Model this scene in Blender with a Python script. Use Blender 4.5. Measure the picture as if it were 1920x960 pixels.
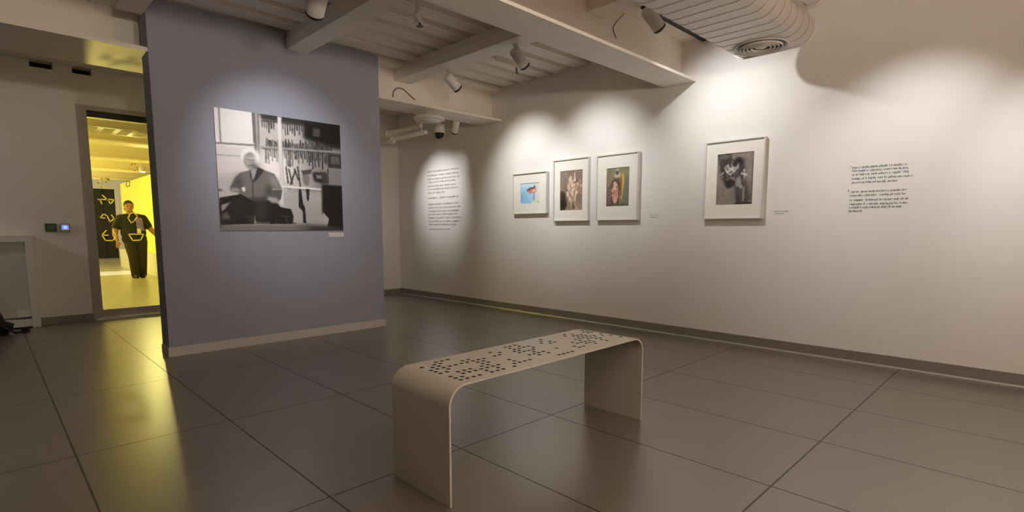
import bpy, bmesh, math, random
import numpy as np
from mathutils import Vector, Matrix

for o in list(bpy.data.objects):
    bpy.data.objects.remove(o)
C = bpy.context.scene.collection
SC = bpy.context.scene

# ------------------------------------------------------------------ camera, world, exposure
FPX, YAW, PITCH, EYE = 1000.26, 0.78945, -0.109623, 1.10
cam_data = bpy.data.cameras.new('camera')
cam_data.sensor_width = 36.0
cam_data.lens = 36.0 * FPX / 1920.0
cam_data.shift_y = 60.0 / 1920.0          # the photograph is cropped at its foot
cam_data.clip_start = 0.05
cam = bpy.data.objects.new('camera', cam_data)
C.objects.link(cam)
cam.location = (0, 0, EYE)
FWD = Vector((math.cos(YAW) * math.cos(PITCH), math.sin(YAW) * math.cos(PITCH), math.sin(PITCH)))
cam.rotation_euler = FWD.to_track_quat('-Z', 'Y').to_euler()
SC.camera = cam

world = bpy.data.worlds.new('world')
SC.world = world
world.use_nodes = True
world.node_tree.nodes['Background'].inputs[0].default_value = (1.0, 0.86, 0.72, 1)
world.node_tree.nodes['Background'].inputs[1].default_value = 0.02

SC.view_settings.view_transform = 'Standard'
SC.view_settings.look = 'None'
SC.view_settings.exposure = 0.78
SC.view_settings.gamma = 1.0
SC.view_settings.use_curve_mapping = False
SC.cycles.use_denoising = True
SC.cycles.max_bounces = 12
SC.cycles.diffuse_bounces = 9
SC.cycles.caustics_reflective = False
SC.cycles.caustics_refractive = False
SC.cycles.sample_clamp_indirect = 6.0

LAMP = (0.99, 0.98, 0.985)     # gallery spotlights
SPOT_GAIN = 0.62
WARM = (1.0, 0.80, 0.60)      # unseen fill lamp added behind the camera
def added_fill_lamp(loc, power, aim=(0, 0, -1), col=WARM):
    d = bpy.data.lights.new('added_fill_lamp', 'SPOT')
    d.spot_size = math.radians(150); d.spot_blend = 1.0; d.shadow_soft_size = .1; d.energy = power*4; d.color = col
    o = bpy.data.objects.new('added_fill_lamp', d); C.objects.link(o)
    o.location = loc; o.rotation_euler = Vector(aim).to_track_quat('-Z', 'Y').to_euler()
for loc, pw in (((1.6, -2.0, 2.5), 10),):
    added_fill_lamp(loc, pw)
# unseen uplights and wall washers, added to raise the bounce light
ul = bpy.data.lights.new('added_uplight', 'SPOT'); ul.spot_size = math.radians(160); ul.spot_blend = 1.0; ul.shadow_soft_size = .12; ul.energy = 140; ul.color = (1.0, .85, .70)
ulo = bpy.data.objects.new('added_uplight', ul); C.objects.link(ulo); ulo.location = (.3, -1.2, 1.95)
for p_, e_ in (((1.5, -1.6, 2.0), 165),):
    o = bpy.data.objects.new('added_uplight', ul.copy()); o.data.energy = e_; C.objects.link(o); o.location = p_
    o.rotation_euler = Vector((.0, .6, 1)).to_track_quat('-Z', 'Y').to_euler()
ulo.rotation_euler = Vector((.40, .75, 1)).to_track_quat('-Z', 'Y').to_euler()
for loc, tgt, pw in (((3.0, -2.6, 2.6), (5.1, -3.2, 1.0), 480), ((3.0, -3.6, 2.6), (5.1, -3.9, 1.0), 480), ((1.6, -2.6, 2.6), (2.6, -4.2, 1.6), 120)):
    d = bpy.data.lights.new('added_wash_lamp', 'SPOT'); d.energy = pw; d.color = (1.0, .86, .72); d.spot_size = math.radians(66); d.spot_blend = .6; d.shadow_soft_size = .05
    o = bpy.data.objects.new('added_wash_lamp', d); C.objects.link(o); o.location = loc
    o.rotation_euler = (Vector(tgt) - Vector(loc)).to_track_quat('-Z', 'Y').to_euler()

def at(px, py, axis, val):
    """the point where the sight line through a photograph pixel meets the plane axis = val"""
    r = Vector((math.sin(YAW), -math.cos(YAW), 0.0))
    u = r.cross(FWD)
    d = r * ((px - 960) / FPX) - u * ((py - 540) / FPX) + FWD
    o = Vector((0, 0, EYE))
    return o + d * ((val - o[axis]) / d[axis])

# ------------------------------------------------------------------ dimensions
XR = 5.10            # right wall
YP, YP2 = 5.306, 5.54  # partition faces
XP1, XP2 = 1.085, 3.215
YB = 7.87            # back wall right of the partition
YW = 8.14            # wall with the glass door
DECK = 2.975
ZF = 2.54            # underside of the main beams
XL, YF = -4.2, -4.2  # far sides of the room behind the camera

# ------------------------------------------------------------------ mesh helpers
class MB:
    def __init__(self):
        self.v = []; self.f = []; self.m = []; self.s = []
    def add(self, vs, fs, mi=0, smooth=False):
        n = len(self.v)
        self.v += [tuple(p) for p in vs]
        for f in fs:
            self.f.append([i + n for i in f]); self.m.append(mi); self.s.append(smooth)
        return self
    def box(self, a, b, mi=0):
        x0, y0, z0 = [min(p, q) for p, q in zip(a, b)]
        x1, y1, z1 = [max(p, q) for p, q in zip(a, b)]
        vs = [(x0,y0,z0),(x1,y0,z0),(x1,y1,z0),(x0,y1,z0),(x0,y0,z1),(x1,y0,z1),(x1,y1,z1),(x0,y1,z1)]
        return self.add(vs, [(3,2,1,0),(4,5,6,7),(0,1,5,4),(1,2,6,5),(2,3,7,6),(3,0,4,7)], mi)
    def prism(self, poly, p0, axis, length, ua, va, mi=0, smooth=False):
        """extrude a 2-D polygon (u, v along ua, va) from p0 along axis"""
        p0 = Vector(p0); ua = Vector(ua); va = Vector(va); ax = Vector(axis) * length
        n = len(poly)
        vs = [p0 + ua * u + va * v for u, v in poly] + [p0 + ua * u + va * v + ax for u, v in poly]
        fs = [(i, (i + 1) % n, n + (i + 1) % n, n + i) for i in range(n)]
        self.add(vs, fs, mi, smooth)
        self.add(vs, [list(range(n))[::-1], list(range(n, 2 * n))], mi)
        return self
    def lathe(self, prof, origin, axis, seg=24, mi=0, smooth=True, cap=True):
        """revolve (radius, height) pairs about an axis"""
        ax = Vector(axis).normalized(); o = Vector(origin)
        t = Vector((1, 0, 0)) if abs(ax.x) < .9 else Vector((0, 1, 0))
        u = ax.cross(t).normalized(); w = ax.cross(u)
        vs = []
        for r, h in prof:
            for k in range(seg):
                a = 2 * math.pi * k / seg
                vs.append(o + ax * h + (u * math.cos(a) + w * math.sin(a)) * r)
        fs = []
        for i in range(len(prof) - 1):
            for k in range(seg):
                k2 = (k + 1) % seg
                fs.append((i*seg+k, i*seg+k2, (i+1)*seg+k2, (i+1)*seg+k))
        self.add(vs, fs, mi, smooth)
        if cap:
            n = len(prof) - 1
            self.add(vs, [list(range(seg))[::-1], list(range(n*seg, n*seg+seg))], mi)
        return self
    def tube(self, pts, r, seg=8, mi=0):
        pts = [Vector(p) for p in pts]
        vs = []; prev = None
        for i, p in enumerate(pts):
            d = (pts[min(i+1, len(pts)-1)] - pts[max(i-1, 0)]).normalized()
            if prev is None:
                t = Vector((0,0,1)) if abs(d.z) < .9 else Vector((1,0,0))
                u = d.cross(t).normalized()
            else:
                u = (prev - d * prev.dot(d)).normalized()
            prev = u; w = d.cross(u)
            for k in range(seg):
                a = 2*math.pi*k/seg
                vs.append(p + (u*math.cos(a) + w*math.sin(a))*r)
        fs = []
        for i in range(len(pts)-1):
            for k in range(seg):
                k2 = (k+1) % seg
                fs.append((i*seg+k, i*seg+k2, (i+1)*seg+k2, (i+1)*seg+k))
        n = len(pts)-1
        self.add(vs, fs, mi, True)
        self.add(vs, [list(range(seg))[::-1], list(range(n*seg, n*seg+seg))], mi)
        return self
    def ball(self, c, r, seg=16, rings=10, mi=0, sc=(1,1,1)):
        vs = []; fs = []
        for i in range(rings+1):
            th = math.pi*i/rings
            for k in range(seg):
                a = 2*math.pi*k/seg
                vs.append((c[0]+r*sc[0]*math.sin(th)*math.cos(a), c[1]+r*sc[1]*math.sin(th)*math.sin(a), c[2]+r*sc[2]*math.cos(th)))
        for i in range(rings):
            for k in range(seg):
                k2 = (k+1) % seg
                fs.append((i*seg+k, (i+1)*seg+k, (i+1)*seg+k2, i*seg+k2))
        return self.add(vs, fs, mi, True)
    def build(self, name, mats, parent=None, origin=None, merge=True, bevel=0):
        me = bpy.data.meshes.new(name)
        off = Vector(origin) if origin is not None else Vector((0,0,0))
        if parent is not None: off = parent.matrix_basis.translation if origin is None else off
        me.from_pydata([tuple(Vector(p) - off) for p in self.v], [], self.f)
        if not isinstance(mats, (list, tuple)): mats = [mats]
        for m in mats: me.materials.append(m)
        me.polygons.foreach_set('material_index', self.m)
        me.polygons.foreach_set('use_smooth', self.s)
        if merge:
            bm = bmesh.new(); bm.from_mesh(me)
            bmesh.ops.remove_doubles(bm, verts=bm.verts, dist=1e-5)
            bmesh.ops.recalc_face_normals(bm, faces=bm.faces)
            bm.to_mesh(me); bm.free()
        me.update()
        o = bpy.data.objects.new(name, me)
        C.objects.link(o)
        if parent is not None:
            o.parent = parent
            if origin is not None: o.location = off - parent.location
        else:
            o.location = off
        if bevel:
            b = o.modifiers.new('bevel', 'BEVEL'); b.width = bevel; b.segments = 2; b.limit_method = 'ANGLE'
        return o

def tag(o, label=None, cat=None, group=None, kind=None):
    if label: o['label'] = label
    if cat: o['category'] = cat
    if group: o['group'] = group
    if kind: o['kind'] = kind
    return o

def thing(name, loc, label, cat, group=None):
    o = bpy.data.objects.new(name, None)
    o.empty_display_size = .1
    C.objects.link(o); o.location = loc
    return tag(o, label, cat, group)

def struct(name, mb, mats, label=None, **k):
    return tag(mb.build(name, mats, **k), label, 'structure' if label else None, kind='structure')

# ------------------------------------------------------------------ materials
def mat(name, col, rough=.6, metal=0., noise=0., nscale=8., spec=.5, bump=0., bscale=120.):
    m = bpy.data.materials.new(name); m.use_nodes = True
    nt = m.node_tree; b = nt.nodes['Principled BSDF']
    b.inputs['Base Color'].default_value = (*col, 1)
    b.inputs['Roughness'].default_value = rough
    b.inputs['Metallic'].default_value = metal
    b.inputs['Specular IOR Level'].default_value = spec
    if noise or bump:
        tc = nt.nodes.new('ShaderNodeTexCoord')
    if noise:
        n = nt.nodes.new('ShaderNodeTexNoise'); n.inputs['Scale'].default_value = nscale; n.inputs['Detail'].default_value = 4
        nt.links.new(tc.outputs['Object'], n.inputs['Vector'])
        r = nt.nodes.new('ShaderNodeMix'); r.data_type = 'RGBA'
        r.inputs['A'].default_value = (*[c*(1-noise) for c in col], 1)
        r.inputs['B'].default_value = (*[min(1, c*(1+noise)) for c in col], 1)
        nt.links.new(n.outputs['Fac'], r.inputs['Factor'])
        nt.links.new(r.outputs['Result'], b.inputs['Base Color'])
    if bump:
        n2 = nt.nodes.new('ShaderNodeTexNoise'); n2.inputs['Scale'].default_value = bscale; n2.inputs['Detail'].default_value = 3
        nt.links.new(tc.outputs['Object'], n2.inputs['Vector'])
        bp = nt.nodes.new('ShaderNodeBump'); bp.inputs['Strength'].default_value = bump; bp.inputs['Distance'].default_value = .004
        nt.links.new(n2.outputs['Fac'], bp.inputs['Height'])
        nt.links.new(bp.outputs['Normal'], b.inputs['Normal'])
    return m

def emis(name, col, strength):
    m = mat(name, (.8,.8,.8))
    b = m.node_tree.nodes['Principled BSDF']
    b.inputs['Emission Color'].default_value = (*col, 1)
    b.inputs['Emission Strength'].default_value = strength
    return m

def vcol_mat(name, rough=.45):
    m = bpy.data.materials.new(name); m.use_nodes = True
    nt = m.node_tree; b = nt.nodes['Principled BSDF']
    a = nt.nodes.new('ShaderNodeAttribute'); a.attribute_name = 'ink'
    nt.links.new(a.outputs['Color'], b.inputs['Base Color'])
    b.inputs['Roughness'].default_value = rough
    b.inputs['Specular IOR Level'].default_value = .3
    return m

def tile_mat():
    m = mat('floor_tile', (.2,.18,.16), .36)
    nt = m.node_tree; b = nt.nodes['Principled BSDF']; L = nt.links.new
    geo = nt.nodes.new('ShaderNodeTexCoord')
    sep = nt.nodes.new('ShaderNodeSeparateXYZ'); L(geo.outputs['Object'], sep.inputs[0])
    def mth(op, a, bb=None):
        n = nt.nodes.new('ShaderNodeMath'); n.operation = op
        for i, v in enumerate((a, bb)):
            if v is None: continue
            if isinstance(v, (int, float)): n.inputs[i].default_value = v
            else: L(v, n.inputs[i])
        return n.outputs[0]
    def joint(sock, off, pitch):
        d = mth('PINGPONG', mth('SUBTRACT', sock, off), pitch/2)   # distance to the nearest joint
        return mth('LESS_THAN', d, .0042)
    g = mth('MAXIMUM', joint(sep.outputs[0], .944, .695), joint(sep.outputs[1], .77, 1.25))
    n1 = nt.nodes.new('ShaderNodeTexNoise'); n1.inputs['Scale'].default_value = 2.2; n1.inputs['Detail'].default_value = 5
    L(geo.outputs['Object'], n1.inputs['Vector'])
    n2 = nt.nodes.new('ShaderNodeTexNoise'); n2.inputs['Scale'].default_value = 60; n2.inputs['Detail'].default_value = 2
    L(geo.outputs['Object'], n2.inputs['Vector'])
    mix = nt.nodes.new('ShaderNodeMix'); mix.data_type = 'RGBA'
    mix.inputs['A'].default_value = (.132,.112,.095,1); mix.inputs['B'].default_value = (.18,.156,.134,1)
    s = mth('ADD', mth('MULTIPLY', n1.outputs['Fac'], .6), mth('MULTIPLY', n2.outputs['Fac'], .4))
    L(s, mix.inputs['Factor'])
    m2 = nt.nodes.new('ShaderNodeMix'); m2.data_type = 'RGBA'
    L(g, m2.inputs['Factor']); L(mix.outputs['Result'], m2.inputs['A'])
    m2.inputs['B'].default_value = (.05,.042,.034,1)
    L(m2.outputs['Result'], b.inputs['Base Color'])
    rr = mth('ADD', mth('MULTIPLY', n1.outputs['Fac'], .05), .283)
    L(mth('ADD', rr, mth('MULTIPLY', g, .4)), b.inputs['Roughness'])
    L(mth('SUBTRACT', .9, mth('MULTIPLY', g, .85)), b.inputs['Specular IOR Level'])
    b.inputs['Coat Weight'].default_value = .75; b.inputs['Coat Roughness'].default_value = .30
    return m

M = {}
M['wall'] = mat('white_wall_paint', (.80,.77,.735), .85, noise=.02, nscale=3, bump=.06)
M['part'] = mat('blue_grey_wall_paint', (.33,.345,.425), .85, noise=.02, nscale=3, bump=.06)
M['steel'] = mat('cream_painted_steel', (.85,.79,.71), .6, noise=.03, nscale=6)
M['deck'] = mat('cream_painted_deck', (.82,.76,.67), .65, noise=.06, nscale=5)
M['tile'] = tile_mat()
M['base'] = mat('grey_skirting', (.24,.21,.19), .5)
M['base_light'] = mat('pale_skirting', (.56,.53,.50), .55)
M['alu'] = mat('aluminium_strip', (.75,.73,.70), .35, metal=.3)
M['white'] = mat('white_plastic', (.72,.69,.65), .5)
M['bench'] = mat('white_powder_coat', (.56,.525,.475), .42, noise=.02, nscale=20)
M['cut'] = mat('hole_wall_shade', (.03,.025,.02), .8)  # for the hole walls: shade of the holes put into the colour
M['black'] = mat('black_plastic', (.012,.011,.011), .5)
M['duct'] = mat('painted_duct', (.68,.62,.55), .5, noise=.02)
M['seam'] = mat('duct_seam_grey', (.40,.35,.30), .7)  # darker tone for duct seams and grilles
M['frame'] = mat('pale_silver_frame', (.72,.70,.67), .4, metal=.15)
M['matb'] = mat('cream_mat_board', (.82,.79,.71), .9)
M['ink'] = vcol_mat('printed_picture')
M['letter'] = mat('grey_vinyl', (.10,.10,.105), .6)
M['letter_grey'] = mat('mid_grey_vinyl', (.26,.25,.26), .6)
M['faint'] = mat('pale_grey_vinyl', (.42,.39,.38), .6)
M['card'] = mat('label_card', (.70,.68,.67), .7)
M['cable'] = mat('grey_cable', (.16,.13,.10), .6)
M['doorframe'] = mat('brown_grey_door_frame', (.46,.41,.365), .55, noise=.03)
M['yvinyl'] = mat('cream_yellow_vinyl', (.80,.72,.34), .5)
nt_ = M['yvinyl'].node_tree; pb_ = nt_.nodes['Principled BSDF']; tl_ = nt_.nodes.new('ShaderNodeBsdfTranslucent'); tl_.inputs[0].default_value = (.9,.84,.5,1)
mx_ = nt_.nodes.new('ShaderNodeMixShader'); mx_.inputs[0].default_value = .6
nt_.links.new(pb_.outputs[0], mx_.inputs[1]); nt_.links.new(tl_.outputs[0], mx_.inputs[2]); nt_.links.new(mx_.outputs[0], nt_.nodes['Material Output'].inputs[0])
M['ywall'] = mat('yellow_wall_paint', (.78,.76,.15), .7)
M['cfloor'] = mat('corridor_floor', (.45,.42,.34), .3, noise=.06, nscale=2)
M['dark'] = mat('dark_glass_panel', (.03,.024,.018), .25, noise=.3, nscale=3)
M['skin'] = mat('skin', (.36,.17,.11), .55)
M['shirt'] = mat('black_cloth', (.010,.009,.013), .85)
M['print'] = mat('violet_patch', (.20,.16,.85), .8)
M['trouser'] = mat('dark_brown_cloth', (.018,.013,.012), .85)
M['hair'] = mat('dark_hair', (.012,.009,.008), .6)

def glass_mat():
    m = bpy.data.materials.new('door_glass'); m.use_nodes = True
    nt = m.node_tree; nt.nodes.clear()
    out = nt.nodes.new('ShaderNodeOutputMaterial')
    t = nt.nodes.new('ShaderNodeBsdfTransparent'); t.inputs[0].default_value = (.95,.95,.90,1)
    g = nt.nodes.new('ShaderNodeBsdfGlossy'); g.inputs['Roughness'].default_value = .02
    fr = nt.nodes.new('ShaderNodeFresnel'); fr.inputs[0].default_value = 1.45
    mx = nt.nodes.new('ShaderNodeMixShader')
    nt.links.new(fr.outputs[0], mx.inputs[0]); nt.links.new(t.outputs[0], mx.inputs[1]); nt.links.new(g.outputs[0], mx.inputs[2])
    nt.links.new(mx.outputs[0], out.inputs[0])
    return m
M['glass'] = glass_mat()

# ------------------------------------------------------------------ lights helper
def spot(name, loc, target, power, angle, blend=1.0, radius=.035, col=LAMP, parent=None):
    d = bpy.data.lights.new(name, 'SPOT')
    d.energy = power; d.color = col; d.spot_size = math.radians(angle); d.spot_blend = blend; d.shadow_soft_size = radius
    o = bpy.data.objects.new(name, d); C.objects.link(o)
    o.rotation_euler = (Vector(target) - Vector(loc)).to_track_quat('-Z', 'Y').to_euler()
    o.location = Vector(loc) - (parent.location if parent else Vector((0,0,0)))
    if parent: o.parent = parent
    return o

def point(name, loc, power, col, radius=.1):
    d = bpy.data.lights.new(name, 'POINT')
    d.energy = power; d.color = col; d.shadow_soft_size = radius
    o = bpy.data.objects.new(name, d); C.objects.link(o); o.location = loc
    return o

# ================================================================== STRUCTURE
b = MB(); b.box((XL, YF, -.1), (XR+.2, YW+.02, 0))
struct('floor', b, M['tile'])
b = MB(); b.box((XR, YF, 0), (XR+.15, YB+.2, 3.1))
struct('wall_right', b, M['wall'])
b = MB(); b.box((2.6, YB, 0), (XR+.15, YB+.12, 3.1))
struct('wall_back', b, M['wall'])
b = MB(); b.box((XL-.15, YF, 0), (XL, YW+.2, 3.1))
struct('wall_left', b, M['part'])
b = MB(); b.box((XL-.15, YF-.15, 0), (XR+.15, YF, 3.1))
struct('wall_front', b, M['wall'])
# wall with the doorway
DX0, DX1, DZ = .90, 2.12, 2.555
b = MB()
b.box((XL, YW, 0), (DX0, YW+.15, 2.90)); b.box((DX1, YW, 0), (2.75, YW+.15, 2.90)); b.box((DX0, YW, DZ), (DX1, YW+.15, 2.90))
x = XL
for g0, g1 in ((.53,.73),(.90,1.08)):       # flute openings under the deck
    b.box((x, YW, 2.90), (g0, YW+.15, 3.05)); x = g1
b.box((x, YW, 2.90), (2.75, YW+.15, 3.05))
struct('wall_door', b, M['wall'])
b = MB(); b.box((XL, YW+.15, 2.86), (2.75, YW+.17, 3.05))  # black sheet stands for the dark void behind the openings
struct('wall_door_backing', b, M['black'])
b = MB(); b.box((2.6, YB+.12, 0), (2.75, YW+.15, 3.1))
struct('wall_return', b, M['wall'])
# partition
b = MB(); b.box((XP1, YP, 0), (XP2, YP2, DECK))
struct('wall_partition', b, M['part'], bevel=.004)
# ribbed steel deck: ribs run along x
prof = []
y = YF; pitch = .29; y0 = 3.831 - 20*pitch
b = MB()
k = 0
pts = []
while y0 + k*pitch < YW + .6:
    yy = y0 + k*pitch
    pts += [(yy, 3.062), (yy+.055, 3.062), (yy+.075, DECK), (yy+.125, DECK), (yy+.130, DECK+.008), (yy+.135, DECK), (yy+.265, DECK), (yy+.285, 3.062)]
    k += 1
pts = [q for q in pts if YF-.2 <= q[0] <= YW+.16]
vs = [(XL-.1, q[0], q[1]) for q in pts] + [(XR+.1, q[0], q[1]) for q in pts]
n = len(pts)
b.add(vs, [(i, i+1, n+i+1, n+i) for i in range(n-1)])
b.box((XL-.15, YF-.15, 3.09), (XR+.15, YW+.2, 3.14))
struct('ceiling', b, M['deck'])

# main beams (along x)
def ibeam_x(name, x0, x1, ya, yb, zb, ztop, lab, ft=.024, lip=.012):
    b = MB(); yc = (ya+yb)/2
    b.box((x0, ya, zb), (x1, yb, zb+ft))
    b.box((x0, ya+lip, zb+ft), (x1, yb-lip, zb+ft+.008))
    b.box((x0, yc-.010, zb+ft), (x1, yc+.010, ztop))
    b.box((x0, ya, ztop-.03), (x1, yb, ztop))
    return struct(name, b, M['steel'], lab)
ibeam_x('ceiling_beam', XL, XR, 2.58, 2.915, ZF, DECK-.002, 'wide cream steel beam crossing the ceiling above the bench to the right wall')
ibeam_x('ceiling_beam', XP2, XR, 5.335, 5.75, ZF, DECK-.002, 'cream steel beam beyond the blue-grey partition carrying the round disc fixture')
bb = MB()
for za, zb_ in ((ZF, ZF+.024), (DECK-.032, DECK-.002)):
    bb.box((XL, 5.30, za), (XP1-.002, 5.56, zb_)); bb.box((XL, 5.56, za), (2.2, 6.075, zb_))
bb.box((XL, 5.315, ZF+.024), (XP1-.002, 5.345, ZF+.036))
bb.box((XL, 5.66, ZF+.024), (2.2, 5.68, DECK-.032))
struct('ceiling_beam', bb, M['steel'], 'broad cream beam left of the partition with yellow light on it')
# secondary beams (along y)
def sbeam_y(x0, x1, ya, yb, lab):
    b = MB()
    b.box((x0, ya, 2.816), (x1, yb, 2.905)); b.box((x0+.012, ya, 2.905), (x1-.012, yb, DECK))
    b.box((x0-.006, ya, 2.900), (x1+.006, yb, 2.912))
    return struct('ceiling_beam', b, M['steel'], lab)
sbeam_y(3.555, 3.77, 2.755, 5.53, 'narrow cream beam between the two main beams with two spotlights')
sbeam_y(2.22, 2.42, 2.755, YP, 'narrow cream beam meeting the top of the blue-grey partition')
sbeam_y(3.555, 3.77, YF, 2.735, 'short dark-sided beam at the top of the picture beside the duct')
sbeam_y(2.22, 2.42, YF, 2.735, 'narrow cream beam on the camera side in line with the partition beam')
sbeam_y(.88, 1.06, 2.755, 5.30, 'narrow cream beam running to the broad beam left of the partition')
sbeam_y(3.555, 3.77, 5.56, YB, 'narrow cream beam behind the far main beam')

# baseboards
def basebd(name, a, c, m, strip=None):
    b = MB(); b.box(a, c, 0)
    if strip: b.box(*strip, 1)
    return struct(name, b, [m, M['alu']])
b = MB(); b.box((XR-.010, YF, .012), (XR, YB, .092)); b.box((XR-.014, YF, 0), (XR, YB, .012), 1); b.box((XR-.004, YF, .092), (XR, YB, .097), 1)
struct('baseboard_right', b, [M['base'], M['alu']])
b = MB(); b.box((XP2, YB-.010, 0), (XR-.014, YB, .085))
struct('baseboard_back', b, M['base'])
b = MB(); b.box((.415, YW-.012, 0), (DX0, YW, .085))
struct('baseboard_door', b, M['base'])
b = MB(); b.box((XP1-.008, YP-.010, 0), (XP2+.008, YP, .082)); b.box((XP1-.008, YP, 0), (XP1, YP2, .082)); b.box((XP2, YP, 0), (XP2+.008, YP2, .082))
struct('baseboard_partition', b, M['base_light'])

# ------------------------------------------------------------------ glass door
GY = 8.20
door = thing('door_1', (1.5, YW+.05, 0), 'tall glass door with yellow letters in a grey-brown frame', 'door')
door['kind'] = 'structure'
b = MB()
b.box((DX0, YW-.006, 0), (1.0, YW+.13, DZ)); b.box((1.98, YW-.006, 0), (DX1, YW+.13, DZ))
b.box((1.0, YW-.006, 2.50), (1.98, YW+.13, DZ))
b.build('door_frame', M['doorframe'], door)
b = MB(); b.box((1.0, YW+.01, 2.425), (1.98, YW+.12, 2.50))  # black band across the top of the doorway
b.build('black_top_band', M['black'], door)
b = MB(); b.box((1.0, GY-.025, .018), (1.98, GY+.025, .112))
b.build('bottom_rail', M['doorframe'], door)
b = MB(); b.box((.93, YW-.03, 0), (1.98, YW+.12, .012))
b.build('threshold', M['alu'], door)
b = MB(); b.add([(1.0, GY, .112), (1.98, GY, .112), (1.98, GY, 2.425), (1.0, GY, 2.425)], [(0,1,2,3)])
b.build('glass_pane', M['glass'], door)

def strokes(paths, w, yv, th=.002):
    b = MB()
    for path in paths:
        for (x0, z0), (x1, z1) in zip(path[:-1], path[1:]):
            dx, dz = x1-x0, z1-z0; L = math.hypot(dx, dz)
            if L < 1e-6: continue
            ux, uz = dx/L, dz/L; nx, nz = -uz*w/2, ux*w/2
            e = w*.3
            q = [(x0-ux*e+nx, z0-uz*e+nz), (x1+ux*e+nx, z1+uz*e+nz), (x1+ux*e-nx, z1+uz*e-nz), (x0-ux*e-nx, z0-uz*e-nz)]
            b.add([(p[0], yv-th, p[1]) for p in q] + [(p[0], yv, p[1]) for p in q],
                  [(0,1,2,3),(7,6,5,4),(0,4,5,1),(1,5,6,2),(2,6,7,3),(3,7,4,0)])
    return b
# each letter drawn in pixel strokes of the photograph and put on the glass
LET = {
 'angular letter like a C, upper left': [[(206,337),(200,335),(190,335),(184,343),(190,351),(204,352)], [(194,337),(199,342),(203,336),(208,341)]],
 'angular letter with a slanted bar': [[(183,374),(214,374),(207,383),(203,375)], [(192,366),(203,376)], [(187,374),(191,382)]],
 'angular letter like a Z with a tail': [[(188,408),(194,401),(201,405),(206,416),(214,410),(209,403)], [(188,408),(197,409)]],
 'hexagonal letter like an E, lower left': [[(199,432),(191,441),(198,451),(212,451),(218,441),(211,432)], [(191,441),(203,441)]],
 'small pentagon letter at the top right': [[(243,318),(247,308),(253,307),(257,315),(253,320),(246,319)]],
 'small ring letter over the column': [[(236,346),(238,340),(243,341),(243,349),(238,350),(236,346)]],
 'square ring letter in front of the person': [[(240,409),(244,400),(251,399),(258,405),(252,414),(246,418),(240,409)]],
 'boat-shaped letter in front of the person': [[(241,439),(269,439),(264,450),(249,451),(241,439)]],
}
for lab, paths in LET.items():
    pp = [[(lambda P: (P.x, P.z))(at(x_, y_, 1, GY)) for x_, y_ in path] for path in paths]
    o = strokes(pp, .013, GY-.0005).build('vinyl_letter', M['yvinyl'], door, merge=False)
    o['label'] = lab

# ================================================================== CORRIDOR BEHIND THE GLASS
b = MB(); b.box((-3, YW+.02, -.1), (9, 26.2, -.001))
struct('floor_corridor', b, M['cfloor'])
b = MB(); b.box((-3, YW+.17, DECK), (9, 26.2, DECK+.1))
struct('ceiling_corridor', b, M['deck'])
CY = 25.4
dw0, dw1 = at(180, 480, 1, CY).x, at(224, 480, 1, CY).x
b = MB(); b.box((-3, CY, 0), (dw0-.12, CY+.2, DECK)); b.box((dw1+.12, CY, 0), (9, CY+.2, DECK)); b.box((dw0-.12, CY, 2.72), (dw1+.12, CY+.2, DECK))
struct('wall_corridor_back', b, M['wall'])
b = MB(); b.box((-3.15, YW+.15, 0), (-3, CY+.2, DECK))
struct('wall_corridor_left', b, M['wall'])
b = MB(); b.box((9, YW+.15, 0), (9.15, CY+.2, DECK)); b.box((2.75, YW+.15, 0), (9.15, YW+.27, DECK))
struct('wall_corridor_right', b, M['wall'])
for yc, lab in ((11.3, 'nearest cream beam seen through the glass door'), (13.9, 'second yellow-lit beam seen through the glass door'), (16.5, 'third yellow-lit beam seen through the glass door'), (19.6, 'farthest beam seen through the glass door')):
    ibeam_x('ceiling_beam', -3, 9, yc-.22, yc+.22, ZF, DECK-.002, lab)
dd = thing('door_2', ((dw0+dw1)/2, CY+.05, 0), 'dark glazed doorway at the far end of the corridor', 'door')
dd['kind'] = 'structure'
b = MB(); b.box((dw0-.12, CY-.02, 0), (dw0, CY+.15, 2.72)); b.box((dw1, CY-.02, 0), (dw1+.12, CY+.15, 2.72)); b.box((dw0, CY-.02, 2.62), (dw1, CY+.15, 2.72))
b.build('door_frame', M['wall'], dd)
b = MB(); b.box((dw0, CY+.05, 0), (dw1, CY+.08, 2.62)); b.build('door_panel', M['dark'], dd)
b = MB()
xm = (dw0+dw1)/2
b.box((xm-.03, CY+.03, 0), (xm+.03, CY+.05, 2.62)); b.box((dw0, CY+.03, .75), (dw1, CY+.05, .82)); b.box((dw0, CY+.03, 2.1), (dw1, CY+.05, 2.14))
b.build('door_mullion', M['trouser'], dd)
# yellow wall on the right, a pale counter below it and a column before it
b = MB(); b.box((3.03, 13.2, 0), (3.19, 19.4, 2.42)); 
struct('wall_yellow', b, M['ywall'])
ct = thing('corridor_counter', (2.95, 15.2, 0), 'low pale counter under the yellow wall in the corridor', 'counter')
b = MB(); b.box((2.88, 13.2, 0), (3.028, 19.28, .48)); b.build('counter_body', M['card'], ct)
b = MB(); b.box((2.87, 13.18, .48), (3.028, 19.3, .52)); b.build('counter_top', M['white'], ct)
b = MB(); b.box((3.35, 19.9, 0), (3.75, 20.3, DECK))
struct('column_corridor', b, M['wall'])
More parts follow.
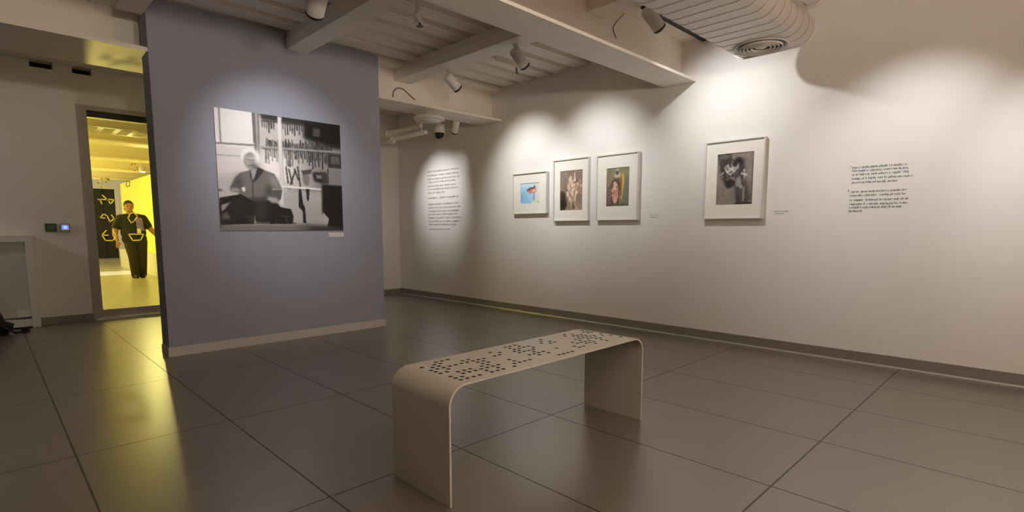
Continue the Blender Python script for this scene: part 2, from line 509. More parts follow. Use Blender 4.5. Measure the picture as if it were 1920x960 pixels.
# oval duct with grilles near the door
def stadium(hw, r, n=10, k=1.0):
    p = []
    for i in range(n+1):
        a = -math.pi/2 + math.pi*i/n; p.append((hw + r*math.cos(a), r*math.sin(a)))
    for i in range(n+1):
        a = math.pi/2 + math.pi*i/n; p.append((-hw + r*math.cos(a), r*math.sin(a)))
    return p
cd = thing('air_duct', (0.5, 9.75, 2.56), 'oval yellow-lit duct with square grilles beyond the glass door', 'duct')
b = MB(); b.prism(stadium(.32, .11), (-2.5, 9.75, 2.62), (1,0,0), 4.6, (0,1,0), (0,0,1), smooth=True)
b.build('duct_body', M['duct'], cd)
for i in range(5):
    b = MB(); x0 = .95 + i*.2
    b.box((x0, 9.5, 2.503), (x0+.13, 9.95, 2.512)); b.build('duct_grille', M['seam'], cd)
for hx in (-1.5, 1.3):
    b = MB(); b.box((hx, 9.74, 2.725), (hx+.03, 9.76, DECK)); b.build('hanger', M['steel'], cd)
# small corridor downlight
dl = thing('corridor_downlight', (2.52, 13.55, 2.3), 'bright white lamp above the yellow wall in the corridor', 'lamp')
b = MB(); b.lathe([(.05,.0),(.06,.02),(.06,.09)], (2.52,13.55,2.3), (0,0,1)); b.build('lamp_housing', M['white'], dl)
b = MB(); b.lathe([(.048,-.004),(.048,.0)], (2.52,13.55,2.3), (0,0,1)); b.build('lamp_lens', emis('lamp_glow', (1,.97,.88), 14), dl)
b = MB(); b.tube([(2.52,13.55,2.39),(2.52,13.7,2.47),(2.52,13.75,ZF)], .008); b.build('stem', M['white'], dl)

YEL = (1.0, .86, .16)  # unseen corridor lamps added below; yellow stands for bounce off yellow walls
spot('lamp_light', (2.52,13.55,2.28), (1.1, 6.0, 0), 44, 100, .8, .05, (1.0,.87,.30), dl)
point('added_corridor_lamp', (-.6, 10.2, 1.9), 60, YEL, .3)
point('added_corridor_lamp', (-.6, 12.8, 1.6), 70, YEL, .3)
point('added_corridor_lamp', (.2, 15.6, 1.6), 95, YEL, .3)
point('added_corridor_lamp', (.8, 19.0, 1.8), 55, (1,.88,.35), .3)
point('added_corridor_lamp', (1.5, 23.5, 2.2), 20, (1,.94,.72), .3)
point('added_corridor_lamp', (5.4, 23.0, 2.2), 20, (1,.94,.72), .3)
# daylight falling on the corridor floor, and its bounce up through the door
spot('corridor_sunbeam', (-.2, 16.4, 2.5), (2.15, 16.6, 0), 600, 26, .25, .02, (1,.96,.82))
spot('corridor_floor_bounce', (1.32, 11.2, .12), (1.0, 5.75, ZF), 300, 34, .3, .05, (1.0,.80,.20))

# ================================================================== GALLERY LAMPS
def spotlight(mount, mouth, target, label, group, power, angle, dia=.105, blend=1.0, mount_z=None, gain=1.0, back=.19, cat='spotlight'):
    """cylinder lamp: the mouth is where the light leaves, aimed at the target"""
    mount = Vector(mount); mouth = Vector(mouth); t = Vector(target)
    d = (t - mouth).normalized()
    piv = mouth - d*back*.80
    mount = Vector((piv.x, piv.y, mount.z))
    root = thing('spotlight', mount, label, cat, group)
    r = dia/2
    b = MB(); b.lathe([(r*.82, -back), (r, -back+.012), (r, -.012), (r*.96, -.004), (r*.90, -.004), (r*.88, -.06)], mouth, d, 32, cap=True)
    body = b.build('lamp_body', M['white'], root)
    b = MB(); b.lathe([(r*.97, -.020), (r*1.0, -.012), (r*1.0, .008), (r*.80, .008), (r*.70, -.05)], mouth, d, 32, cap=False)
    b.build('baffle', M['black'], root)
    b = MB()
    top = Vector((mount.x, mount.y, mount.z))
    b.tube([top, Vector((top.x, top.y, (top.z+piv.z)/2+.01)), piv], .011, 10)
    b.lathe([(.030, 0), (.030, -.012), (.02, -.016)], top, (0,0,1), 20)
    b.build('bracket', M['white'], root)
    l = spot('lamp_light', mouth + d*.02, t, power*SPOT_GAIN, angle, blend, .016, LAMP, root)
    return root
G1 = 'white cylinder spotlights on the ceiling'
P0 = 84
spotlight((3.68,3.67,2.816), (3.816,3.674,2.652), (5.1,3.72,1.75), 'white cylinder spotlight on the narrow beam, nearer the wide beam', G1, P0*.90, 72)
spotlight((3.74,4.76,2.816), (3.875,4.76,2.648), (5.1,4.80,1.75), 'white cylinder spotlight on the narrow beam, nearer the far wall', G1, P0*1.0, 72)
spotlight((1.83,3.74,2.976), (1.82,3.84,2.635), (2.12,5.306,1.72), 'large white cylinder spotlight cut by the top edge, aimed at the partition', G1, P0*.86, 64, dia=.13)
spotlight((3.87,2.36,2.975), (3.98,2.34,2.70), (5.1,2.12,1.95), 'white spotlight on the black track between wide beam and duct', G1, P0*.70, 96)
spotlight((4.70,5.86,2.975), (4.72,5.88,2.42), (5.1,6.75,1.45), 'grey-shaded spotlight behind the far beam, beside the dome camera', G1, P0*.10, 76, dia=.09)
spot('unseen_gallery_lamp', (3.84,6.70,2.36), (5.1,6.70,1.62), P0*.85*SPOT_GAIN, 60)
spot('unseen_gallery_lamp', (3.90,.62,2.70), (5.1,.82,1.55), P0*.78*SPOT_GAIN, 66)
spot('unseen_gallery_lamp', (3.90,-.20,2.70), (5.1,-.25,1.55), P0*.85*SPOT_GAIN, 60)
spot('unseen_gallery_lamp', (-2.1,7.35,2.50), (.2,8.14,1.0), P0*.5*SPOT_GAIN, 90)
spot('unseen_gallery_lamp', (-3.1,3.0,2.70), (-4.2,3.0,1.5), P0*.35*SPOT_GAIN, 90)  # unseen fill lamp, added for bounce off the left wall
spot('unseen_gallery_lamp', (1.5,-3.1,2.70), (1.5,-4.2,1.5), P0*.6*SPOT_GAIN, 90)  # unseen fill lamp, added for bounce off the front wall

tr = thing('lighting_track', (4.3, 2.515, 2.9), 'black lighting track on the ceiling between wide beam and duct', 'lighting track')
b = MB(); t0, t1 = at(1205,15,2,2.90), at(1318,78,2,2.90)
b.box((t0.x, 2.470, 2.90), (t1.x, 2.525, 2.93)); b.build('track_channel', M['black'], tr)
b = MB(); b.box((t0.x-.03, 2.465, 2.93), (XR, 2.525, DECK)); b.build('track_mount', M['steel'], tr)

# ================================================================== AIR DUCT
du = thing('air_duct', (2.5, 1.7, 2.5), 'large cream flat-oval duct with ribbed seams and round grille', 'duct')
DXE = 4.565
yc_, zc_, hw_, r_ = 1.678, 2.605, .195, .115
sec = stadium(hw_, r_, 14)
b = MB(); b.prism(sec, (XL, yc_, zc_), (1,0,0), DXE-XL, (0,1,0), (0,0,1), smooth=True)
b.build('duct_body', M['duct'], du)
rim = stadium(hw_, r_+.006, 14)
b = MB(); b.prism(rim, (DXE-.03, yc_, zc_), (1,0,0), .033, (0,1,0), (0,0,1), smooth=True)
b.build('duct_end_cap', M['duct'], du)
xs = DXE - .16
while xs > XL + .2:
    b = MB(); b.prism(stadium(hw_, r_+.0018, 14), (xs, yc_, zc_), (1,0,0), .007, (0,1,0), (0,0,1), smooth=True)
    b.build('duct_seam', M['seam'], du); xs -= .125
gc = at(1427, 87, 2, 2.49)
gr = MB(); gr.lathe([(.175,0),(.19,-.012),(.195,-.002)], (gc.x, gc.y, 2.49), (0,0,1), 40, cap=False)
for rr in (.152,.126,.100,.074):
    gr.lathe([(rr,-.003),(rr,-.019),(rr-.005,-.019),(rr-.005,-.003)], (gc.x, gc.y, 2.49), (0,0,1), 40, cap=False)
gr.lathe([(.001,-.012),(.04,-.010),(.052,0)], (gc.x, gc.y, 2.49), (0,0,1), 32, cap=False)
g = gr.build('round_grille', M['duct'], du)
b = MB(); b.lathe([(.17,-.0005),(.17,-.0025)], (gc.x, gc.y, 2.49), (0,0,1), 40); b.build('grille_opening', M['black'], du)  # black disc stands for the dark hollow behind the rings
for hx in (1.2, 3.2):
    b = MB(); b.box((hx, yc_-.005, zc_+r_-.004), (hx+.03, yc_+.005, DECK)); b.build('hanger', M['steel'], du)
# second duct seen beyond it at the top edge
d2 = thing('air_duct', (4.4, 1.12, 2.75), 'small round pipe end at the top edge right of the oval duct', 'pipe')
e = at(1530, 12, 0, 4.75)
b = MB(); b.tube([(3.2, e.y, e.z+.05), (4.7, e.y, e.z+.05)], .065, 20); b.build('pipe_body', M['duct'], d2)
b = MB(); b.lathe([(.075,0),(.075,.03)], (4.67, e.y, e.z+.05), (1,0,0), 24); b.build('pipe_collar', M['duct'], d2)
b = MB(); b.box((3.9, e.y-.005, e.z+.1), (3.93, e.y+.005, DECK)); b.build('hanger', M['steel'], d2)

# ================================================================== CEILING SMALL THINGS
ds = thing('ceiling_disc', (4.06, 5.55, ZF), 'round white disc fixture under the far beam', 'ceiling fixture')
b = MB(); b.lathe([(.03,0),(.03,-.045),(.17,-.055),(.19,-.07),(.19,-.09),(.175,-.098)], (4.06,5.55,ZF), (0,0,1), 40); b.build('disc_body', M['white'], ds)
b = MB(); b.lathe([(.13,-.098),(.12,-.115),(.03,-.122)], (4.06,5.55,ZF), (0,0,1), 32); b.build('disc_lens', M['card'], ds)

cm = thing('dome_camera', (4.60, 6.06, DECK), 'white dome security camera with black lens dome behind the far beam', 'camera')
b = MB(); b.tube([(4.60,6.06,DECK),(4.60,6.06,2.52)], .02, 12); b.build('stem', M['white'], cm)
b = MB(); b.lathe([(.03,2.54),(.075,2.53),(.08,2.42),(.072,2.415)], (4.60,6.06,0), (0,0,1), 32); b.build('camera_base', M['white'], cm)
b = MB(); b.lathe([(.062,2.416),(.06,2.39),(.045,2.355),(.02,2.34),(.002,2.337)], (4.60,6.06,0), (0,0,1), 32); b.build('lens_dome', M['black'], cm)

for (dx, zz, lab) in ((0, 2.50, 'upper of two pale conduits behind the far beam'), (.08, 2.42, 'lower of two pale conduits behind the far beam')):
    cp = thing('conduit_pipe', (4.38+dx, 6.9, zz), lab, 'pipe', 'conduits behind the far beam')
    b = MB(); b.tube([(4.36+dx, 6.15, zz), (4.36+dx, 7.0, zz), (4.36+dx, YB, zz)], .027, 12); b.build('pipe', M['steel'], cp)
    b = MB(); b.ball((4.36+dx, 6.98, zz), .048); b.build('coupling', M['steel'], cp)
    b = MB(); b.tube([(4.36+dx, 6.25, zz), (4.36+dx, 6.25, DECK)], .008, 8); b.build('hanger', M['steel'], cp)

def cable(px_pts, axis, val, lab, r=.005):
    pts = [at(x_, y_, axis, val) for x_, y_ in px_pts]
    fine = []
    for i in range(len(pts)-1):
        p0 = pts[max(i-1,0)]; p1 = pts[i]; p2 = pts[i+1]; p3 = pts[min(i+2,len(pts)-1)]
        for k_ in range(6):
            t = k_/6
            fine.append(.5*((2*p1)+(-p0+p2)*t+(2*p0-5*p1+4*p2-p3)*t*t+(-p0+3*p1-3*p2+p3)*t**3))
    fine.append(pts[-1])
    b = MB(); b.tube(fine, r, 8)
    o = b.build('cable', M['cable'], origin=pts[0]); tag(o, lab, 'cable')
    return o
cable([(1170,26),(1158,38),(1150,52),(1153,66),(1156,72)], 1, 2.724, 'thin dark cable hanging down the side of the wide beam', .004)
cable([(737,182),(738,172),(746,165),(757,168),(768,178),(778,187)], 1, 5.522, 'looped cable on the far beam beside the partition', .006)

sp = thing('sprinkler', (2.72, 3.86, DECK), 'pale fire sprinkler drop with hooked arm under the ribbed ceiling', 'sprinkler')
s0 = at(783, 14, 2, 2.90)
b = MB(); b.tube([(s0.x, s0.y, DECK), (s0.x, s0.y, 2.90)], .022, 12); b.lathe([(.05,0),(.05,-.012)], (s0.x, s0.y, DECK), (0,0,1), 20); b.build('drop_pipe', M['steel'], sp)
s1 = at(787, 40, 2, 2.86)
b = MB(); b.tube([(s0.x, s0.y, 2.90), (s0.x+.02, s0.y+.05, 2.87), (s1.x+.02, s1.y, 2.86), (s1.x, s1.y+.06, 2.88)], .018, 12); b.build('hooked_arm', M['steel'], sp)
b = MB(); b.lathe([(.008,0),(.012,-.03),(.03,-.034),(.03,-.038)], (s1.x, s1.y, 2.855), (0,0,1), 16); b.build('sprinkler_head', M['cable'], sp)
sn = thing('sensor_rod', (3.83, 4.15, DECK), 'thin pale ceiling rod with a dark hanging sensor between the two spotlights', 'sensor')
q0, q1 = at(930,112,2,2.955), at(968,125,2,2.955)
b = MB(); b.tube([q0, q1], .012, 10); b.tube([q0, (q0.x, q0.y, DECK+.06)], .006, 6); b.build('rod', M['steel'], sn)
b = MB(); b.tube([q1, (q1.x+.01, q1.y, 2.88)], .010, 10); b.build('sensor_head', M['cable'], sn)

# ================================================================== PICTURES
class Canvas:
    def __init__(self, w, h, col):
        self.w, self.h = w, h
        self.a = np.ones((h, w, 3)) * np.array(col)
        yy, xx = np.mgrid[0:h, 0:w]
        self.u = (xx + .5)/w; self.v = (yy + .5)/h
    def _soft(self, mask, soft):
        if soft <= 0: return mask
        k = max(1, int(soft*self.w))
        m = mask.astype(float)
        for ax in (0, 1):
            for _ in range(2):
                pad = [(k, k) if i == ax else (0, 0) for i in range(2)]
                c = np.cumsum(np.pad(m, pad, mode='edge'), axis=ax)
                if ax == 0: m = (c[2*k:] - np.concatenate([np.zeros((1, self.w)), c[:-2*k-1]], 0))[:self.h]/(2*k+1)
                else: m = (c[:, 2*k:] - np.concatenate([np.zeros((self.h, 1)), c[:, :-2*k-1]], 1))[:, :self.w]/(2*k+1)
        return m
    def put(self, mask, col, alpha=1., soft=0.):
        m = (self._soft(mask.astype(float), soft) * alpha)[..., None]
        self.a = self.a*(1-m) + np.array(col if not np.isscalar(col) else (col,)*3)*m
    def poly(self, pts, col, alpha=1., soft=0.):
        inside = np.zeros((self.h, self.w), bool)
        n_ = len(pts)
        for i in range(n_):
            x0, y0 = pts[i]; x1, y1 = pts[(i+1) % n_]
            if y0 == y1: continue
            c = ((y0 > self.v) != (y1 > self.v)) & (self.u < (x1-x0)*(self.v-y0)/(y1-y0) + x0)
            inside ^= c
        self.put(inside, col, alpha, soft)
    def ell(self, cx, cy, rx, ry, col, alpha=1., soft=0., rot=0.):
        du_, dv_ = self.u-cx, self.v-cy
        c, s = math.cos(rot), math.sin(rot)
        self.put(((c*du_+s*dv_)/rx)**2 + ((-s*du_+c*dv_)/ry)**2 < 1, col, alpha, soft)
    def line(self, pts, w, col, alpha=1., soft=0.):
        m = np.zeros((self.h, self.w), bool)
        for (x0, y0), (x1, y1) in zip(pts[:-1], pts[1:]):
            dx, dy = x1-x0, y1-y0; L2 = dx*dx+dy*dy+1e-12
            t = np.clip(((self.u-x0)*dx+(self.v-y0)*dy)/L2, 0, 1)
            m |= (self.u-x0-t*dx)**2 + (self.v-y0-t*dy)**2 < (w/2)**2
        self.put(m, col, alpha, soft)
    def grain(self, amp, seed, cell=1):
        r = np.random.RandomState(seed)
        g_ = r.rand(self.h//cell+2, self.w//cell+2)
        g_ = np.repeat(np.repeat(g_, cell, 0), cell, 1)[:self.h, :self.w]
        self.a *= (1 + amp*(g_-.5))[..., None]

def lin(c):
    c = np.clip(c, 0, 1)
    return np.where(c <= .04045, c/12.92, ((c+.055)/1.055)**2.4)

def picture_mesh(name, cv, origin, right, up, w, h, parent, normal, thick=.001):
    """flat printed sheet: a fine grid of faces that carries the picture, with a thin edge"""
    o_, r_v, u_v, n_v = Vector(origin), Vector(right), Vector(up), Vector(normal)
    nx, ny = cv.w, cv.h
    vs = [o_ + n_v*thick + r_v*(w*i/nx) + u_v*(h*(1-j/ny)) for j in range(ny+1) for i in range(nx+1)]
    fs = [(j*(nx+1)+i, (j+1)*(nx+1)+i, (j+1)*(nx+1)+i+1, j*(nx+1)+i+1) for j in range(ny) for i in range(nx)]
    n0 = len(fs)
    k0 = len(vs)
    vs += [o_, o_+r_v*w, o_+r_v*w+u_v*h, o_+u_v*h]
    c = [ny*(nx+1), ny*(nx+1)+nx, nx, 0]
    for i in range(4): fs.append((k0+i, k0+(i+1) % 4, c[(i+1) % 4], c[i]))
    me = bpy.data.meshes.new(name)
    off = parent.location if parent else Vector((0,0,0))
    me.from_pydata([tuple(p-off) for p in vs], [], fs)
    at_ = me.color_attributes.new('ink', 'FLOAT_COLOR', 'CORNER')
    colr = np.ones((len(fs)*4, 4), np.float32)
    colr[:n0*4, :3] = np.repeat(lin(cv.a).reshape(-1, 3), 4, 0)
    colr[n0*4:, :3] = .6
    at_.data.foreach_set('color', colr.ravel())
    me.materials.append(M['ink']); me.update()
    o = bpy.data.objects.new(name, me); C.objects.link(o)
    if parent: o.parent = parent
    return o

# ---- big photograph on the partition: drawn in the coordinates of the hung sheet
def homography(src, dst):
    A = []; B = []
    for (x_, y_), (u_, v_) in zip(src, dst):
        A.append([x_, y_, 1, 0, 0, 0, -u_*x_, -u_*y_]); B.append(u_)
        A.append([0, 0, 0, x_, y_, 1, -v_*x_, -v_*y_]); B.append(v_)
    h_ = np.linalg.solve(np.array(A, float), np.array(B, float))
    return lambda x_, y_: ((h_[0]*x_+h_[1]*y_+h_[2])/(h_[6]*x_+h_[7]*y_+1), (h_[3]*x_+h_[4]*y_+h_[5])/(h_[6]*x_+h_[7]*y_+1))
Hm = homography([(65,75),(872,187),(905,865),(117,865)], [(0,0),(1,0),(1,1),(0,1)])
H_ = lambda *p: [Hm(*q) for q in p]
cv = Canvas(336, 308, (.84,.83,.83))
W1 = (1/830)
def P(col, *p, soft=.004, alpha=1.): cv.poly(H_(*p), col, alpha, soft)
def Ln(col, w, *p, soft=.002, alpha=1.): cv.line(H_(*p), w*W1, col, alpha, soft)
def El(col, x_, y_, rx, ry, soft=.006, rot=0., alpha=1.):
    c = Hm(x_, y_); cv.ell(c[0], c[1], rx*W1, ry/720, col, alpha, soft, rot)
P(.90, (60,70),(305,100),(325,312),(75,300))
Ln(.35, 7, (98,78),(112,300)); Ln(.40, 11, (75,303),(325,318)); Ln(.93, 6, (75,316),(325,330))
Ln(.55, 6, (90,380),(240,388)); Ln(.70, 5, (90,500),(230,505))
P(.72, (80,520),(250,480),(250,640),(110,640), soft=.02)
P(.42, (308,105),(356,112),(372,480),(338,470)); Ln(.25, 5, (312,108),(322,300)); Ln(.62, 9, (335,110),(352,460))
P(.72, (356,112),(872,187),(905,865),(375,865), soft=.01)
P(.50, (620,150),(872,187),(900,800),(700,700), soft=.06)
P(.98, (375,360),(560,380),(560,560),(385,520), soft=.05)
P(.97, (385,395),(500,420),(520,560),(470,520), soft=.03)
P(.20, (356,112),(872,187),(873,225),(640,190),(370,155), soft=.01)
P(.09, (640,165),(874,187),(880,340),(820,330),(690,290),(640,270), soft=.02)
P(.30, (700,205),(745,212),(748,262),(700,258), soft=.008)
rnd = random.Random(4)
for x_ in range(372, 640, 15):
    if 455 < x_ < 500: continue
    yy_ = 165 + (x_-372)*.10
    Ln(.14, 4+rnd.random()*5, (x_, yy_), (x_+2, yy_+rnd.uniform(30, 75)))
Ln(.22, 9, (370,160),(640,186))
for x_ in range(402, 826, 11):
    yy_ = 322 + (x_-402)*.075
    Ln(.10+.06*rnd.random(), 5+rnd.random()*4, (x_, yy_), (x_+rnd.uniform(-3,3), yy_-rnd.uniform(26, 52)))
Ln(.55, 12, (372,328),(884,362)); Ln(.20, 5, (372,338),(884,372))
for x_ in range(400, 820, 13):
    yy_ = 342 + (x_-402)*.07
    g_ = .30 if x_ < 520 else .14
    Ln(g_, 4+rnd.random()*5, (x_, yy_), (x_+rnd.uniform(0,8), yy_+rnd.uniform(40, 110)))
P(.85, (470,133),(496,138),(524,700),(496,700)); Ln(.5, 3, (496,138),(524,700))
P(.22, (800,372),(886,378),(890,468),(802,462)); Ln(.5, 4, (802,462),(890,470)); P(.36, (815,385),(870,390),(875,440),(818,436))
P(.48, (800,472),(891,478),(895,575),(802,570), soft=.008); Ln(.12, 6, (800,470),(802,570))
for a_ in ((530,455,545,560),(548,470,572,565),(590,480,560,570),(605,455,625,590),(585,470,610,540),(640,505,668,570)):
    Ln(.15, 9, (a_[0],a_[1]), (a_[2],a_[3]))
El(.45, 660, 530, 26, 46); P(.30, (625,480),(700,470),(690,500),(640,505))
P(.14, (700,490),(790,492),(797,565),(755,560),(712,545), soft=.01); P(.45, (722,505),(760,508),(762,535),(726,530)); P(.25, (760,495),(792,498),(796,560),(765,555))
Ln(.96, 12, (512,580),(770,602)); Ln(.35, 4, (540,596),(770,612))
for x_ in range(545, 720, 14): Ln(.30, 4, (x_, 604), (x_+4, 604+rnd.uniform(8,24)))
P(.66, (524,620),(765,620),(775,820),(580,825),(560,740),(524,705), soft=.02)
P(.60, (650,690),(770,700),(780,830),(650,830), soft=.05)
P(.10, (613,600),(628,600),(642,690),(655,720),(665,820),(645,815),(640,740),(615,715)); P(.13, (660,598),(682,600),(680,675),(668,672))
P(.06, (765,570),(896,578),(906,865),(800,850),(812,790),(770,745)); Ln(.30, 5, (768,570),(896,580)); Ln(.28, 9, (762,560),(768,760))
P(.45, (110,822),(600,822),(800,835),(905,862),(905,866),(117,866), soft=.012); Ln(.15, 5, (110,822),(600,818))
P(.10, (600,835),(905,845),(905,866),(700,866), soft=.03, alpha=.8)
P(.06, (104,642),(285,622),(330,690),(330,820),(115,830)); P(.72, (100,612),(205,622),(240,632),(104,655)); P(.55, (118,700),(195,675),(195,690),(120,745)); P(.35, (118,760),(160,740),(200,790),(120,800), soft=.01); El(.2, 112, 605, 12, 6)
P(.07, (480,712),(565,728),(582,775),(578,822),(430,822),(430,770)); Ln(.4, 4, (440,765),(560,775)); Ln(.45, 5, (530,780),(545,820)); Ln(.35, 5, (470,780),(470,820))
# the sitter
P(.09, (195,665),(335,655),(470,680),(500,720),(470,800),(420,815),(340,815),(330,760),(300,740),(250,815),(190,810),(150,720), soft=.008)
El(.20, 372, 735, 42, 62, soft=.02); El(.13, 245, 720, 60, 40, soft=.03); P(.20, (270,768),(325,765),(330,810),(300,815))
P(.42, (285,480),(345,455),(395,478),(455,500),(480,545),(508,605),(498,665),(470,690),(440,660),(420,620),(405,672),(330,672),(285,655),(230,625),(178,612),(172,590),(205,525),(238,492), soft=.005)
P(.32, (238,500),(262,590),(205,610),(176,600),(205,530), soft=.015); P(.29, (400,590),(440,560),(450,640),(395,670), soft=.02)
P(.26, (300,655),(410,650),(405,680),(320,680), soft=.01); P(.52, (420,500),(470,530),(492,600),(440,580), soft=.02); P(.34, (440,600),(505,600),(500,660),(455,690)); Ln(.58, 10, (445,600),(502,602))
Ln(.22, 5, (312,490),(318,560),(322,660)); P(.22, (345,455),(392,478),(340,545),(318,560),(330,520)); P(.24, (298,470),(315,500),(318,555),(300,520))
P(.58, (303,470),(345,465),(330,520),(316,540)); El(.62, 455, 672, 30, 18, soft=.01); El(.55, 205, 604, 28, 12); P(.93, (246,592),(268,584),(270,615),(255,612))
El(.97, 300, 392, 56, 54, soft=.006); El(.50, 305, 418, 44, 52, soft=.006); El(.66, 290, 415, 22, 34, soft=.015); El(.36, 330, 440, 14, 26, soft=.01); El(.95, 345, 400, 22, 40, soft=.02)
for e_ in ((288,408),(318,412)): El(.30, e_[0], e_[1], 8, 4)
Ln(.40, 4, (302,412),(300,434)); Ln(.30, 5, (290,446),(318,448)); Ln(.78, 7, (280,400),(325,404))
cv.a = np.clip(cv.a, 0, 1)**.82; cv.a = np.where(cv.a < .6, cv.a*(.5+.5*cv.a/.6), cv.a); cv.a = np.clip(cv.a*1.04, 0, .985)
cv.grain(.05, 3); cv.a *= np.array((1.0,.985,.985))
PX0, PX1, PZ0, PZ1 = 1.547, 2.735, 1.090, 2.172
ph = thing('photo_print', (2.14, YP, PZ0), 'large black-and-white photograph of a seated man in a workshop on the grey partition', 'photograph')
b = MB(); b.box((PX0, YP-.010, PZ0), (PX1, YP-.0005, PZ1)); b.build('backing_board', M['card'], ph)
picture_mesh('printed_sheet', cv, (PX0, YP-.010, PZ0), (1,0,0), (0,0,1), PX1-PX0, PZ1-PZ0, ph, (0,-1,0), .001)

# ---- framed prints on the right wall (picture left = larger y)
def framed(y_l, y_r, z0, z1, py_l, py_r, pz0, pz1, cvs, label):
    root = thing('framed_print', (XR, (y_l+y_r)/2, z0), label, 'framed picture', 'framed prints on the right wall')
    D, fw = .048, .010
    b = MB()
    b.box((XR-D, y_r, z0), (XR, y_l, z0+fw)); b.box((XR-D, y_r, z1-fw), (XR, y_l, z1))
    b.box((XR-D, y_r, z0+fw), (XR, y_r+fw, z1-fw)); b.box((XR-D, y_l-fw, z0+fw), (XR, y_l, z1-fw))
    b.build('frame', M['frame'], root, bevel=.0015)
    xm_ = XR-D+.018; t = .006
    b = MB()                                             # window mat around the print
    b.box((xm_, y_r+fw, z0+fw), (xm_+t, y_l-fw, pz0)); b.box((xm_, y_r+fw, pz1), (xm_+t, y_l-fw, z1-fw))
    b.box((xm_, y_r+fw, pz0), (xm_+t, py_r, pz1)); b.box((xm_, py_l, pz0), (xm_+t, y_l-fw, pz1))
    b.build('mat_board', M['matb'], root)
    picture_mesh('print', cvs, (xm_+t+.002, py_l, pz0), (0,-1,0), (0,0,1), py_l-py_r, pz1-pz0, root, (-1,0,0), .001)
    b = MB(); b.box((xm_+t+.002, y_r+fw, z0+fw), (XR-.004, y_l-fw, z1-fw)); b.build('backing_board', M['card'], root)
    return root

c1 = Canvas(72, 60, (.66,.83,.95))
c1.poly([(.0,.0),(1,0),(1,.25),(.0,.12)], (.80,.88,.93), soft=.05)
c1.poly([(.60,.15),(1,.05),(1,1),(.72,1),(.70,.45)], (.86,.87,.90), soft=.04)
c1.poly([(.0,.35),(.25,.4),(.45,.75),(.4,1),(.0,1)], (.58,.78,.94), soft=.08)
c1.poly([(.36,.30),(.50,.22),(.66,.22),(.78,.10),(.80,.28),(.68,.30),(.52,.34),(.40,.42),(.32,.36)], (.30,.33,.34), soft=.012)
c1.poly([(.38,.38),(.55,.30),(.72,.28),(.86,.30),(.84,.44),(.70,.50),(.56,.48),(.52,.56),(.46,.48)], (.88,.48,.40), soft=.012)
c1.poly([(.62,.33),(.80,.30),(.80,.42),(.64,.46)], (.95,.75,.70), soft=.015)
c1.poly([(.70,.46),(.75,.46),(.76,.85),(.71,.85)], (.42,.48,.56), soft=.008)
c1.poly([(.62,.86),(1,.80),(1,1),(.60,1)], (.84,.87,.80), soft=.03)
for yy_ in (.56,.68,.82): c1.ell(.07, yy_, .025, .025, (.30,.36,.42), soft=.008)
c1.line([(.1,.95),(.6,.93)], .02, (.5,.6,.85), .7, .01); c1.ell(.95,.94,.03,.03,(.45,.5,.3))
c1.grain(.06, 1)

def speckle(c, seed, n_, cols, rmin, rmax, box=(0,0,1,1), alpha=.5, soft=.01):
    r_ = random.Random(seed)
    for _ in range(n_):
        c.ell(r_.uniform(box[0],box[2]), r_.uniform(box[1],box[3]), r_.uniform(rmin,rmax), r_.uniform(rmin,rmax)*1.3, r_.choice(cols), alpha*r_.uniform(.5,1), soft, r_.uniform(0,3))

c2 = Canvas(96, 128, (.58,.51,.45))
speckle(c2, 3, 40, [(.52,.45,.39),(.66,.58,.51),(.60,.52,.48),(.46,.40,.35)], .05, .18, alpha=.5, soft=.03)
c2.poly([(.0,.0),(.55,.0),(.4,.35),(.0,.42)], (.50,.47,.42), .6, .05)
c2.poly([(.62,.3),(1,.33),(1,.62),(.6,.55)], (.66,.52,.47), .8, .02); c2.poly([(.75,.36),(1,.36),(1,.42),(.75,.44)], (.80,.68,.62), .9, .012)
c2.poly([(0,.5),(.22,.55),(.3,.9),(.2,1),(0,1)], (.22,.17,.15), .9, .04); c2.ell(.14,.80,.14,.15,(.12,.09,.09),.8,.04)
r_ = random.Random(8)
for k_ in range(60):
    a_ = r_.uniform(0, 6.28); rr_ = r_.uniform(.0, .30)
    c2.ell(.55+rr_*math.cos(a_)*.85, .46+rr_*math.sin(a_)*1.0, r_.uniform(.02,.05), r_.uniform(.02,.06), r_.choice([(.92,.80,.70),(.88,.74,.64),(.96,.88,.80),(.62,.48,.40),(.40,.31,.27)]), r_.uniform(.5,.95), .006, r_.uniform(0,3))
for q_ in ([(.42,.25),(.46,.16),(.50,.30)],[(.60,.18),(.62,.06),(.66,.25)],[(.30,.55),(.42,.72)],[(.72,.55),(.66,.72)],[(.55,.30),(.57,.62)]):
    c2.line(q_, .06, (.93,.83,.74), .85, .01)
c2.line([(.60,.02),(.60,.22)], .03, (.25,.18,.15), .8, .008); c2.poly([(.50,.74),(.68,.74),(.66,.98),(.55,.98)], (.36,.29,.25), .8, .02); c2.line([(.62,.80),(.75,.97)], .05, (.80,.68,.60), .7, .01)
c2.poly([(.30,.33),(.48,.28),(.50,.42),(.34,.46)], (.86,.72,.62), .7, .015)
speckle(c2, 31, 170, [(.36,.29,.25),(.74,.64,.56),(.50,.43,.38),(.84,.73,.64)], .006, .022, alpha=.5, soft=.004)
r_ = random.Random(5)
for k_ in range(46):
    x_ = r_.gauss(.53,.13); y_ = r_.uniform(.22,.76)
    c2.line([(x_, y_), (x_+r_.uniform(-.06,.06), y_+r_.uniform(.02,.10))], .022, r_.choice([(.97,.88,.80),(.92,.80,.70),(.35,.26,.22)]), .85, .004)
c2.grain(.14, 5)

